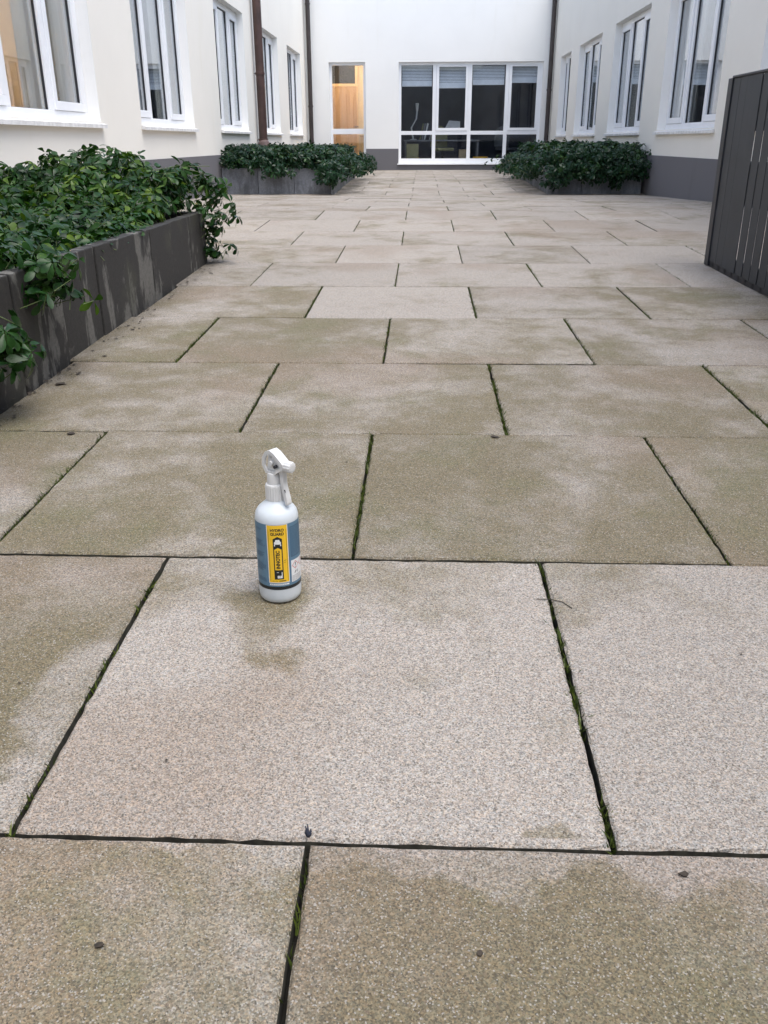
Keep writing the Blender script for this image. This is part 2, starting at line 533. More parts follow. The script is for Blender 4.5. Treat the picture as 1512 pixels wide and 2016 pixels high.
for k in range(-2, 31):
    ya = Y0 + k * SL; yb = ya + SL
    if k == 30: yb = YB - .004
    par = 0 if k % 2 == 0 else 1
    za, zb = zrow(k), zrow(k + 1)
    for j in range(-12, 14):
        if (j - par) % 2: continue
        xa, xb = X0 + j * SL / 2, X0 + (j + 2) * SL / 2
        lo = XL + .004 if ya > 5.7 else -1.62
        if ya > 14.4: lo = -1.62
        hi = XR - .004 if not ya > 14.4 else 2.15
        xa2, xb2 = max(xa, lo), min(xb, hi)
        if xb2 - xa2 < .05 or (ya < 5.6 and xb2 < -1.30): continue
        full = abs((xb2 - xa2) - SL) < 1e-6 and k != 30
        gx, gy = (GX, GY) if k < 6 else (.0055, .0045)
        me = (slab_full if k < 6 else slab_thin) if full else slab_mesh(xb2 - xa2 - gx, yb - ya - gy)
        if -1 < k < 5 and -2.2 < xa2 < 1.7: me = slab_rough(xb2 - xa2 - GX, yb - ya - GY, k * 100 + j + 50)
        o = bpy.data.objects.new('paving_slab', me)
        col.objects.link(o); o.parent = paving
        o.location = ((xa2 + xb2) / 2, (ya + yb) / 2, (za + zb) / 2 + rng.normal(0, .0012))
        o.rotation_euler = (math.atan2(zb - za, SL) + rng.normal(0, .0011), rng.normal(0, .0011), rng.normal(0, .0011))
        o['bleach'] = float(BLEACH.get((k, j), (.80 if k > 5 else .38) + rng.uniform(-.16, .18)))
        NSLAB += 1
print('slabs', NSLAB)

# ------------------------------------------------------------------ windows
def side_window(T, h0, h1, z0, z1, b, label=None):
    """three-light plastic window set back in its opening; part of building b"""
    D = .11
    fr = MB(); w = .075
    tb(fr, T, h0, h1, z1 - w, z1 - .002, D, D + .075)
    tb(fr, T, h0, h1, z0 + .002, z0 + w, D, D + .075)
    tb(fr, T, h0 + .001, h0 + w, z0 + w, z1 - w, D, D + .075)
    tb(fr, T, h1 - w, h1 - .001, z0 + w, z1 - w, D, D + .075)
    W = h1 - h0
    cw = .30 * W
    c0, c1 = (h0 + h1) / 2 - cw / 2, (h0 + h1) / 2 + cw / 2
    mw = .085
    for a in (c0 - mw, c1): tb(fr, T, a, a + mw, z0 + w, z1 - w, D, D + .075)
    f = fr.build('window', M_FRAME, b, bevel=.004)
    if label: f['label'] = label
    # outer sashes left and right, fixed light between
    for a0, a1 in ((h0 + w, c0 - mw), (c1 + mw, h1 - w)):
        s = MB(); q = .075; Z0, Z1 = z0 + w, z1 - w
        tb(s, T, a0 + .003, a1 - .003, Z0 + .003, Z0 + q, D - .012, D + .06)
        tb(s, T, a0 + .003, a1 - .003, Z1 - q, Z1 - .003, D - .012, D + .06)
        tb(s, T, a0 + .003, a0 + q, Z0 + q, Z1 - q, D - .012, D + .06)
        tb(s, T, a1 - q, a1 - .003, Z0 + q, Z1 - q, D - .012, D + .06)
        s.build('sash', M_FRAME, f, bevel=.004)
        g = MB()
        for (x0, x1, y0, y1) in ((a0 + q, a1 - q, Z0 + q, Z0 + q + .0045), (a0 + q, a1 - q, Z1 - q - .0045, Z1 - q), (a0 + q, a0 + q + .0045, Z0 + q + .0045, Z1 - q - .0045), (a1 - q - .0045, a1 - q, Z0 + q + .0045, Z1 - q - .0045)):
            tb(g, T, x0, x1, y0, y1, D + .01, D + .03)
        g.build('gasket', M_GASKET, f)
        p = MB(); tb(p, T, a0 + q - .005, a1 - q + .005, Z0 + q - .005, Z1 - q + .005, D + .022, D + .028)
        p.build('pane', M_GLASS, f)
    g = MB(); Z0, Z1 = z0 + w, z1 - w
    for (x0, x1, y0, y1) in ((c0, c1, Z0, Z0 + .0045), (c0, c1, Z1 - .0045, Z1), (c0, c0 + .0045, Z0 + .0045, Z1 - .0045), (c1 - .0045, c1, Z0 + .0045, Z1 - .0045)):
        tb(g, T, x0, x1, y0, y1, D + .02, D + .04)
    g.build('gasket', M_GASKET, f)
    p = MB(); tb(p, T, c0 - .005, c1 + .005, Z0 - .005, Z1 + .005, D + .032, D + .038)
    p.build('pane', M_GLASS, f)
    # sloping stone sill with a nosing
    s = MB()
    a, c = h0 - .03, h1 + .03
    prof = [(-.048, z0 - .052), (-.048, z0 - .022), (0.0, z0 - .012), (D + .01, z0 + .006), (D + .01, z0 - .03), (-.001, z0 - .044)]
    inn = [(-.001, z0 - .044), (-.001, z0 - .0125), (D, z0 + .006), (D, z0 - .03)]
    nose = [(-.05, z0 - .056), (-.05, z0 - .024), (-.003, z0 - .0125), (-.003, z0 - .05)]
    A = Vector(T(a, 0, 0)); Bv = Vector(T(c, 0, 0))
    s.prism([T(a, z, d) for d, z in nose], Bv - A)
    A2 = Vector(T(h0 + .002, 0, 0)); B2 = Vector(T(h1 - .002, 0, 0))
    s.prism([T(h0 + .002, z + .004, d) for d, z in inn], B2 - A2)
    s.build('sill', M_SILL, f)
    return f

LW = [(6.28, 8.82), (10.12, 12.48), (14.15, 16.42), (18.07, 20.16), (21.53, 23.85)]
RW = [(7.1, 9.67), (10.89, 13.50), (14.60, 17.14), (18.33, 20.86), (21.98, 23.55)]
LZ, RZ = (1.045, 2.825), (1.0, 2.70)

left_b = empty('courtyard_wing', (XL, 9, .2), 'cream rendered building wing along the left side, with a brown downpipe between windows', 'building')
right_b = empty('courtyard_wing', (XR, 9, .2), 'cream rendered building wing on the right, behind the dark slatted screen', 'building')
rear_b = empty('rear_wing', (0, YB, .17), 'white rendered rear building with a wide eight-pane window and a lit doorway window', 'building')
front_b = empty('courtyard_wing', (0, YF, 0), 'plain cream rendered wing closing the courtyard behind the viewer', 'building')
PZ = .69
wall_sheet(T_L, YF, YB, -.4, WH, [(a, b, *LZ) for a, b in LW], left_b).build('wall', M_WALL, left_b, fix=False)
wall_sheet(T_R, YF, YB, -.4, WH, [(a, b, *RZ) for a, b in RW], right_b).build('wall', M_WALL, right_b, fix=False)
NW = (-2.40, -1.47, .30, 2.715)
BW = (-.62, 3.03, .325, 2.71)
wall_sheet(T_B, XL - .32, XR + .32, -.4, WH, [NW, BW], rear_b).build('wall', M_WALLB, rear_b, fix=False)
wall_sheet(T_F, XL - .32, XR + .32, -.6, WH, [], front_b).build('wall', M_WALL, front_b, fix=False)
def plinth(T, segs, z1, b):
    m = MB()
    for h0, h1, zt in segs: tb(m, T, h0, h1, -.35, zt, -.014, .05)
    m.build('plinth', M_PLINTH, b)
plinth(T_L, [(YF + .02, YB - .02, PZ)], PZ, left_b)
plinth(T_R, [(YF + .02, YB - .02, PZ - .015)], PZ, right_b)
plinth(T_B, [(XL + .02, NW[0] - .001, PZ - .004), (NW[1] + .001, BW[0] - .001, PZ - .004), (BW[0] - .001, BW[1] + .001, BW[2] - .03), (BW[1] + .001, XR - .02, PZ - .004)], PZ, rear_b)
# roof edge trims
for b, T, h0, h1 in ((left_b, T_L, YF, YB), (right_b, T_R, YF, YB), (rear_b, T_B, XL, XR), (front_b, T_F, XL, XR)):
    m = MB(); tb(m, T, h0, h1, WH + .002, WH + .08, -.06, .34); m.build('coping', M_PIPEB, b)
for a, c in LW: side_window(T_L, a, c, *LZ, left_b)
for a, c in RW: side_window(T_R, a, c, *RZ, right_b)
# expansion joint sealant in the left plinth
m = MB(); tb(m, T_L, 9.66, 9.685, .2, PZ + .002, -.017, 0.0); m.build('sealant', M_SILL, left_b)

# rear windows
def rear_frame(b, o, uprights, transom, name):
    h0, h1, z0, z1 = o
    D = .09; w = .065
    fr = MB()
    tb(fr, T_B, h0 + .002, h1 - .002, z1 - w, z1 - .002, D, D + .075)
    tb(fr, T_B, h0 + .002, h1 - .002, z0 + .002, z0 + .12, D, D + .075)
    tb(fr, T_B, h0 + .002, h0 + w, z0 + .12, z1 - w, D, D + .075)
    tb(fr, T_B, h1 - w, h1 - .002, z0 + .12, z1 - w, D, D + .075)
    for a, c in uprights: tb(fr, T_B, a, c, z0 + .12, z1 - w, D + .0015, D + .0765)
    xs = [h0 + w] + [t for u in uprights for t in u] + [h1 - w]
    for a, c in zip(xs[::2], xs[1::2]): tb(fr, T_B, a + .0005, c - .0005, *transom, D, D + .075)
    f = fr.build(name, M_FRAME, b, bevel=.003)
    return f, xs, D
f, xs, D = rear_frame(rear_b, BW, [(.25, .34), (1.16, 1.25), (2.10, 2.19)], (1.02, 1.11), 'window')
f['label'] = 'wide eight-pane white window with half-lowered blinds'
for i, (a, c) in enumerate(zip(xs[::2], xs[1::2])):
    p = MB(); tb(p, T_B, a - .003, c + .003, BW[2] + .115, 1.025, D + .032, D + .038); p.build('pane', M_GLASSB, f)
    if i % 2 == 0:
        p = MB(); tb(p, T_B, a - .003, c + .003, 1.105, BW[3] - .06, D + .032, D + .038); p.build('pane', M_GLASSB, f)
    else:
        q = .07; Z0, Z1 = 1.11, BW[3] - .065
        s = MB()
        tb(s, T_B, a + .003, c - .003, Z0 + .003, Z0 + q, D - .012, D + .06); tb(s, T_B, a + .003, c - .003, Z1 - q + .03, Z1 - .003, D - .012, D + .06)
        tb(s, T_B, a + .003, a + q, Z0 + q, Z1 - q + .03, D - .012, D + .06); tb(s, T_B, c - q, c - .003, Z0 + q, Z1 - q + .03, D - .012, D + .06)
        s.build('sash', M_FRAME, f, bevel=.003)
        p = MB(); tb(p, T_B, a + q - .005, c - q + .005, Z0 + q - .005, Z1 - q + .035, D + .022, D + .028); p.build('pane', M_GLASSB, f)
s = MB(); tb(s, T_B, BW[0] - .03, BW[1] + .03, BW[2] - .03, BW[2] - .001, -.06, D); s.build('sill', M_FRAME, f, bevel=.004)
f, xs, D = rear_frame(rear_b, NW, [], (1.04, 1.17), 'doorway_window')
f['label'] = 'narrow full-height white window with a lit hallway behind'
for z0, z1 in ((NW[2] + .115, 1.045), (1.165, NW[3] - .06)):
    p = MB(); tb(p, T_B, xs[0] - .003, xs[1] + .003, z0, z1, D + .032, D + .038); p.build('pane', M_GLASS, f)

# ------------------------------------------------------------------ rooms behind the glass
def room(b, T, h0, h1, z0, z1, d0, d1, wall, floor):
    m = MB()
    m.poly([T(h0, z0, d1), T(h1, z0, d1), T(h1, z1, d1), T(h0, z1, d1)])
    m.poly([T(h0, z0, d0), T(h0, z0, d1), T(h0, z1, d1), T(h0, z1, d0)])
    m.poly([T(h1, z0, d0), T(h1, z0, d1), T(h1, z1, d1), T(h1, z1, d0)])
    m.poly([T(h0, z1, d0), T(h1, z1, d0), T(h1, z1, d1), T(h0, z1, d1)])
    m.build('room_lining', wall, b, fix=False)
    m = MB(); m.poly([T(h0, z0, d0), T(h1, z0, d0), T(h1, z0, d1), T(h0, z0, d1)]); m.build('room_floor', floor, b, fix=False)
cuts = [5.6, 9.45, 13.3, 17.2, 20.8, 24.4]
for a, c in zip(cuts[:-1], cuts[1:]): room(left_b, T_L, a + .05, c - .05, .2, 3.0, .325, 3.2, M_ROOMW if a < 6 else M_ROOM, M_ROOMF)
cuts = [6.5, 10.3, 14.05, 17.7, 21.4, 24.2]
for a, c in zip(cuts[:-1], cuts[1:]): room(right_b, T_R, a + .05, c - .05, .2, 3.0, .325, 3.2, M_ROOM, M_ROOMF)
room(rear_b, T_B, -.9, 3.25, .17, 2.95, .325, 4.2, M_ROOMD, M_ROOMF)
room(rear_b, T_B, -2.75, -1.15, .17, 2.95, .325, 2.1, M_ROOMW, M_ROOMF)

def curtain(T, h0, h1, z0, z1, d, mat, label, side):
    n = max(8, int((h1 - h0) / .018)); V = []; F = []
    ph = random.random() * 6
    for i in range(n + 1):
        h = h0 + (h1 - h0) * i / n
        dd = d + .018 * math.sin(h * 52 + ph) + .010 * math.sin(h * 23 + ph)
        for z, k in ((z0, 1.25), (z1, .8)): V.append(T(h, z, d + (dd - d) * k))
    m = MB(); m.v = V + [tuple(Vector(v) + Vector(T(0, 0, .004)) - Vector(T(0, 0, 0))) for v in V]
    o = len(V)
    for i in range(n):
        a = 2 * i
        m.f += [(a, a + 2, a + 3, a + 1), (o + a, o + a + 1, o + a + 3, o + a + 2)]
    c = m.build('curtain', mat, fix=False, smooth=True)
    return tag(c, label, 'curtain', 'curtains behind the side windows')
pos_l = ['nearest left window', 'second left window', 'left window before the brown downpipe', 'left window just past the brown downpipe', 'farthest left window']
for i, (a, c) in enumerate(LW):
    W = c - a
    if i == 0:
        curtain(T_L, a + .56 * W, c - .01, LZ[0] + .02, LZ[1] - .02, .222, M_CURTB, 'beige curtain drawn to the far side of the nearest left window', 1)
    elif i == 1:
        curtain(T_L, a + .60 * W, c - .01, LZ[0] + .02, LZ[1] - .02, .222, M_CURT, 'grey-white curtain at the far side of the second left window', 1)
    else:
        curtain(T_L, a + .01, c - .01, LZ[0] + .02, LZ[1] - .02, .222, M_CURT, 'pale curtain drawn fully across the ' + pos_l[i], 1)
pos_r = ['right window hidden by the dark screen', 'right window nearest the dark screen', 'second right window from the dark screen', 'third right window from the dark screen', 'farthest right window']
for i, (a, c) in enumerate(RW):
    W = c - a
    curtain(T_R, a + (.62 if i < 2 else .58) * W, c - .01, RZ[0] + .02, RZ[1] - .02, .222, M_CURT, 'pale curtain at the far side of the ' + pos_r[i], 1)

def office_chair(x, y, z, rz, mat, label):
    e = empty('office_chair', (x, y, z), label, 'chair')
    R = Matrix.Translation((x, y, z)) @ Matrix.Rotation(rz, 4, 'Z')
    def put(mb, name, m, **k):
        mb.v = [tuple(R @ Vector(v)) for v in mb.v]; return mb.build(name, m, e, **k)
    m = MB(); pts = []
    for i in range(13):
        t = math.pi * i / 12; pts.append((.24 * math.cos(t), .22, .78 + .30 * math.sin(t)))
    pts = [(.24, .22, .55), *pts, (-.24, .22, .55)]
    m.prism(pts[::-1], (0, .06, 0)); put(m, 'backrest', mat)
    put(MB().box((-.24, -.22, .45), (.24, .24, .53)), 'seat', mat, bevel=.03)
    put(MB().tube([(0, 0, .07), (0, 0, .45)], .03), 'column', M_GASKET)
    for k in range(5):
        t = 2 * math.pi * k / 5
        put(MB().tube([(0, 0, .09), (.28 * math.cos(t), .28 * math.sin(t), .03)], [.025, .018], 8), 'leg', M_GASKET)
    return e
office_chair(XL - .82, 7.75, .2, math.pi / 2, M_BLUE, 'dark blue round-backed chair inside the nearest left window')
office_chair(XR + .80, 11.75, .2, -math.pi / 2, M_GASKET, 'dark round-backed chair inside the right window nearest the screen')

def ceiling_lamp(x, y, z, r, mat, label):
    e = empty('ceiling_lamp', (x, y, z), label, 'lamp')
    MB().lathe([(r * .9, 0), (r, .02), (r, .05), (r * .6, .075)], 24, (x, y, z - .08)).build('diffuser', mat, e, smooth='auto')
    MB().lathe([(r * .45, 0), (r * .45, .02)], 20, (x, y, z - .004 - .02)).build('base_plate', M_WHITE, e)
office_chair(.55, YB + .85, .17, .4, M_OLIVE, 'olive round-backed chair under the table behind the second lower pane')
office_chair(2.4, YB + 2.2, .17, 2.4, M_GREY, 'grey round-backed chair deep in the room behind the wide rear window')
ceiling_lamp(-1.95, YB + 1.0, 2.95, .16, M_LAMP, 'round warm ceiling lamp in the lit hallway behind the narrow window')
ceiling_lamp(XL - 1.6, 7.4, 3.0, .16, M_LAMP2, 'round amber ceiling lamp in the room behind the nearest left window')

# hallway door seen through the narrow window
hd = empty('hallway_door', (-2.1, YB + 2.0, .17), 'beech hallway door with dark glazed light above, behind the narrow rear window', 'door')
hy = YB + 2.02
m = MB(); m.box((-2.70, hy, .18), (-1.84, hy + .05, 2.26)); m.build('door_leaf', M_WOOD, hd)
m = MB(); m.box((-2.70, hy + .02, 2.34), (-1.88, hy + .04, 2.86)); m.build('transom_pane', M_GASKET, hd)
m = MB(); m.box((-2.72, hy - .02, 2.265), (-1.83, hy + .05, 2.335)); m.box((-1.835, hy - .02, .18), (-1.80, hy + .05, 2.262)); m.box((-1.875, hy - .02, 2.338), (-1.80, hy + .05, 2.9)); m.build('door_frame', M_WOODL, hd)
m = MB(); m.tube([(-1.90, hy, 1.25), (-1.90, hy - .05, 1.25), (-1.80, hy - .05, 1.25)], .012, 8); m.build('handle', M_GREY, hd)
cb = empty('side_cabinet', (-1.4, YB + .9, .17), 'pale wooden cabinet just inside the narrow rear window', 'cabinet')
MB().box((-1.66, YB + .75, .20), (-1.20, YB + 1.15, .98)).build('carcass', M_WOODL, cb, bevel=.005)
MB().box((-1.68, YB + .73, .982), (-1.18, YB + 1.17, 1.01)).build('top', M_WOOD, cb, bevel=.003)

# blinds of the wide window
for i, ((a, c), zb, lab) in enumerate(zip([(-.56, .25), (.34, 1.16), (1.25, 2.10), (2.19, 2.97)], (2.165, 2.12, 2.19, 2.235),
        ('leftmost of the four blinds in the wide rear window', 'second blind from the left in the wide rear window, lowered furthest', 'third blind from the left in the wide rear window', 'rightmost blind of the wide rear window, raised highest'))):
    e = empty('venetian_blind', ((a + c) / 2, YB + .24, 2.66), 'pale venetian blind, ' + lab, 'blind', 'blinds of the wide rear window')
    y = YB + .24
    m = MB(); m.box((a + .02, y - .02, 2.645), (c - .02, y + .02, 2.69)); m.build('head_rail', M_FRAME, e)
    m = MB(); z = zb + .03
    while z < 2.635:
        m.prism([(a + .02, y - .008, z - .0115), (a + .02, y + .008, z + .0115), (a + .02, y + .008, z + .0130), (a + .02, y - .008, z - .0100)], (c - a - .04, 0, 0)); z += .034 if z > zb + .12 else .013
    s = m.build('slats', M_BLIND, e); s['kind'] = 'stuff'
    m = MB(); m.box((a + .02, y - .014, zb), (c - .02, y + .014, zb + .016)); m.build('bottom_rail', M_FRAME, e)

# clutter in the dim room
def thing_box(name, a, b, mat, label, cat, bevel=.01):
    o = MB().box(a, b).build(name, mat, bevel=bevel); return tag(o, label, cat)
tbl = empty('work_table', (.6, YB + 1.3, .17), 'grey work table inside the wide rear window', 'table')
MB().box((-.5, YB + .95, .86), (1.55, YB + 1.7, .90)).build('table_top', M_GREY, tbl, bevel=.004)
for x in (-.45, 1.5):
    for y in (YB + 1.0, YB + 1.65): MB().box((x - .025, y - .025, .18), (x + .025, y + .025, .858)).build('leg', M_GREY, tbl)
dl = empty('desk_lamp', (-.25, YB + 1.15, .9), 'white jointed desk lamp on the table behind the left panes', 'lamp')
MB().lathe([(.09, 0), (.09, .015), (.03, .025)], 20, (-.25, YB + 1.15, .901)).build('base', M_WHITE, dl)
MB().tube([(-.25, YB + 1.15, .92), (-.30, YB + 1.13, 1.20), (-.17, YB + 1.1, 1.42), (-.15, YB + 1.08, 1.62)], .022, 8).build('arm', M_WHITE, dl)
MB().tube([(-.15, YB + 1.08, 1.62), (-.15, YB + 1.05, 1.80)], [.03, .045], 12).build('lamp_shade', M_WHITE, dl)
def board(name, pts, mat, label, cat, ext=(0, .03, 0)): return tag(MB().prism(pts, ext).build(name, mat), label, cat)
board('leaning_board', [(.52, YB + 1.2, 1.02), (1.02, YB + 1.2, 1.07), (1.02, YB + 1.25, 1.36), (.72, YB + 1.25, 1.38)], M_WHITE, 'pale tilted board standing behind the second pane of the wide window', 'board')
bk = empty('document_tray', (0, YB + 1.2, .9), 'grey-green file stack on the table behind the leftmost pane', 'files')
for k, (x, t) in enumerate(((-.08, .25), (-.02, .22), (.04, .3))):
    MB().prism([(x, YB + 1.15, .905), (x + .035, YB + 1.15, .905), (x + .10 + t * .1, YB + 1.15, 1.30), (x + .06 + t * .1, YB + 1.15, 1.32)], (0, .25, 0)).build('folder', (M_OLIVE, M_GREY, M_WHITE)[k], bk)
board('paper_pile', [(.18, YB + 1.3, .905), (.5, YB + 1.3, .905), (.44, YB + 1.3, 1.10), (.27, YB + 1.3, 1.16)], M_WHITE, 'crumpled pale paper pile on the table behind the window mullion', 'paper', (0, .15, 0))
thing_box('moving_box', (-.42, YB + .6, .18), (-.10, YB + .9, .80), M_OLIVE, 'olive carton on the floor behind the lower left pane', 'carton')
thing_box('storage_crate', (.98, YB + .45, .18), (1.28, YB + .7, .66), plain('tan_carton', (.36, .28, .18), .8), 'tan carton on the floor beside the yellow tub', 'carton')
tub = empty('plastic_tub', (1.62, YB + .5, .17), 'yellow plastic tub behind the third lower pane of the wide window', 'tub')
MB().lathe([(.15, .0), (.185, .23), (.20, .235), (.20, .26), (.175, .26), (.14, .03)], 28, (1.56, YB + .55, .22), cap=True).build('tub_body', M_YEL, tub, smooth='auto')
MB().box((1.36, YB + .38, .175), (1.76, YB + .72, .218)).build('foot_board', M_GREY, tub)

# ------------------------------------------------------------------ downpipes
def downpipe(x, y, z0, r, mat, label, brk, sleeve=None, out=(1, 0)):
    e = empty('downpipe', (x, y, z0), label, 'downpipe')
    MB().tube([(x, y, z0), (x, y, WH)], r, 16).build('pipe', mat, e, smooth='auto')
    for z in brk:
        b = e.children[0]
        MB().lathe([(r + .002, -.022), (r + .010, -.02), (r + .010, .02), (r + .002, .022)], 16, (x, y, z)).build('bracket', mat, e, smooth='auto')
        MB().tube([(x - out[0] * (r + .01), y - out[1] * (r + .01), z), (x - out[0] * (r + .07), y - out[1] * (r + .07), z)], .008, 6).build('bracket_stem', mat, e)
    if sleeve:
        zs = np.linspace(z0 - .02, z0 + .32, 9)
        MB().tube([(x + out[0] * (.06 * (1 - i / 8)), y - .10 * (1 - i / 8), z) for i, z in enumerate(zs)], [r + .03 - .012 * ((i % 2) == 0) for i in range(9)], 16).build('sleeve', sleeve, e, smooth=True)
    return e
downpipe(XL + .11, 17.20, .55, .075, M_PIPE, 'thick red-brown downpipe on the left wall between windows', (1.98, .90, 4.2), plain('grey_brown_sleeve', (.12, .08, .075), .7), (1, 0))
downpipe(XL + .12, YB - .12, .20, .055, M_PIPEB, 'thin dark downpipe in the rear left corner', (1.70, 4.0), None, (0, -1))
downpipe(XR - .03 - .06, YB - .12, .20, .055, M_PIPEB, 'thin dark downpipe in the rear right corner', (2.05, 4.2), None, (0, -1))

# ------------------------------------------------------------------ planters
def planter(name, x0, x1, y0, y1, ztop, mat, label, faces, step=.40, th=.06):
    zb = min(zf(y0), zf(y1)) - .03
    e = empty(name, ((x0 + x1) / 2, (y0 + y1) / 2, zf((y0 + y1) / 2)), label, 'planter', 'concrete planters')
    def panels(axis, c, a, b, sgn, z1):
        n = max(1, round((b - a) / step)); L = (b - a) / n
        for i in range(n):
            p, q = a + i * L + .0025, a + (i + 1) * L - .0025
            j = rng.normal(0, .0022)
            m = MB()
            t = th
            if axis == 'x':
                m.box((c + j, p, zb), (c + j - sgn * t, q, z1 + rng.normal(0, .002)))
            else:
                m.box((p, c + j, zb), (q, c + j - sgn * t, z1 + rng.normal(0, .002)))
            m.build('wall_panel', mat, e, bevel=.005)
    for f in faces:
        if f == 'E': panels('x', x1, y0, y1, 1, ztop)
        if f == 'W': panels('x', x0, y0, y1, -1, ztop)
        if f == 'S': panels('y', y0, x0 + (th + .003 if 'W' in faces else 0), x1 - (th + .003 if 'E' in faces else 0), -1, ztop)
        if f == 'N': panels('y', y1, x0 + (th + .003 if 'W' in faces else 0), x1 - (th + .003 if 'E' in faces else 0), 1, ztop)
    MB().box((x0 + .07, y0 + .07, zb), (x1 - .07, y1 - .07, ztop - .06)).build('soil', M_SOIL, e)
    return e
PN = (XL + .02, -1.353, .90, 5.70, .472)
PL = (XL + .02, -1.30, 13.86, 18.3, .505)
PR = (1.86, XR - .05, 13.86, 18.7, .505)
planter('planter', PN[0], PN[1], PN[2], PN[3], PN[4], M_CONC, 'dark stained concrete planter in the left foreground', 'ENS')
planter('planter', PL[0], PL[1], PL[2], PL[3], PL[4], M_CONCF, 'grey concrete planter at the far left, below the brown downpipe', 'ENS', step=.56)
planter('planter', PR[0], PR[1], PR[2], PR[3], PR[4], M_CONCF, 'grey concrete planter at the far right, beside the right wall', 'WNS', step=.44)

# ------------------------------------------------------------------ foliage
def leaflet(L, W, fold, droop):
    """obovate leaflet along +x"""
    st = [(0, .10), (.30, .48), (.58, .95), (.80, .92), (.95, .45)]
    V = []; F = []
    for t, w in st:
        z = -droop * t * t * L
        x = t * L
        V += [(x, w * W / 2, z + fold * w * W / 2), (x, 0, z), (x, -w * W / 2, z + fold * w * W / 2)]
    for k in range(len(st) - 1):
        a = 3 * k
        F += [(a, a + 3, a + 4), (a, a + 4, a + 1), (a + 1, a + 4, a + 5), (a + 1, a + 5, a + 2)]
    V.append((L, 0, -droop * L)); n = len(V) - 1; a = 3 * (len(st) - 1)
    F += [(a, n, a + 1), (a + 1, n, a + 2)]
    return np.array(V), np.array(F)

def whorl(nl, L, W, pitch, r):
    Vs, Fs, Ts, o = [], [], [], 0
    base = r.uniform(0, 6.28)
    for i in range(nl):
        l = L * r.uniform(.72, 1.12); w = W * r.uniform(.8, 1.15)
        V, F = leaflet(l, w, r.uniform(.05, .35), r.uniform(.1, .5))
        p = pitch + r.normal(0, .22)
        cp, sp = math.cos(p), math.sin(p)
        V = np.stack([V[:, 0] * cp + V[:, 2] * sp, V[:, 1], -V[:, 0] * sp + V[:, 2] * cp], 1)
        V[:, 0] += .006
        a = base + 2 * math.pi * i / nl + r.normal(0, .18)
        ca, sa = math.cos(a), math.sin(a)
        V = np.stack([V[:, 0] * ca - V[:, 1] * sa, V[:, 0] * sa + V[:, 1] * ca, V[:, 2]], 1)
        Vs.append(V); Fs.append(F + o); o += len(V); Ts.append(np.full(len(V), r.uniform(-.12, .12)))
    return np.concatenate(Vs), np.concatenate(Fs), np.concatenate(Ts)

def rot_to(nv, r):
    z = nv / np.linalg.norm(nv)
    x = np.cross([.3, .9, .1], z); x /= np.linalg.norm(x); y = np.cross(z, x)
    a = r.uniform(0, 6.28)
    return np.stack([x * math.cos(a) + y * math.sin(a), -x * math.sin(a) + y * math.cos(a), z], 1)

def fbm(x, y, s): return mnoise.noise(Vector((x * s, y * s, 3.7))) + .5 * mnoise.noise(Vector((x * s * 2.1, y * s * 2.1, 9.1)))

def scatter(spots, templates, tintf, r):
    Vs, Fs, Ts, o = [], [], [], 0
    for (p, nv, sc, tint) in spots:
        V, F, T = templates[r.integers(len(templates))]
        Rm = rot_to(nv, r)
        Vs.append((V * sc) @ Rm.T + p); Fs.append(F + o); o += len(V); Ts.append(np.clip(T + tint, 0, 1))
    return np.concatenate(Vs), np.concatenate(Fs), np.concatenate(Ts)

def stems(spots, r, rad0=.0022):
    Vs, Fs, o = [], [], 0
    for (p, nv, sc, tint) in spots:
        b = p - nv / np.linalg.norm(nv) * r.uniform(.06, .13) * sc / 1.0 + r.normal(0, .02, 3); 
        d = p - b; d /= np.linalg.norm(d)
        a = np.cross(d, [.2, .1, .97]); a /= (np.linalg.norm(a) + 1e-9); c = np.cross(d, a)
        ring = [a * math.cos(t) + c * math.sin(t) for t in (0, 2.094, 4.189)]
        V = np.array([b + q * rad0 for q in ring] + [p + q * rad0 * .7 for q in ring])
        Vs.append(V); Fs.append(np.array([(0, 1, 4), (0, 4, 3), (1, 2, 5), (1, 5, 4), (2, 0, 3), (2, 3, 5)]) + o); o += 6
    return np.concatenate(Vs), np.concatenate(Fs)

r_ = np.random.default_rng(21)
T_NEAR = [whorl(int(r_.integers(4, 8)), .056, .026, r_.uniform(-.15, .75), r_) for _ in range(14)]
T_FAR = [whorl(int(r_.integers(5, 8)), .066, .030, r_.uniform(.1, .75), r_) for _ in range(10)]

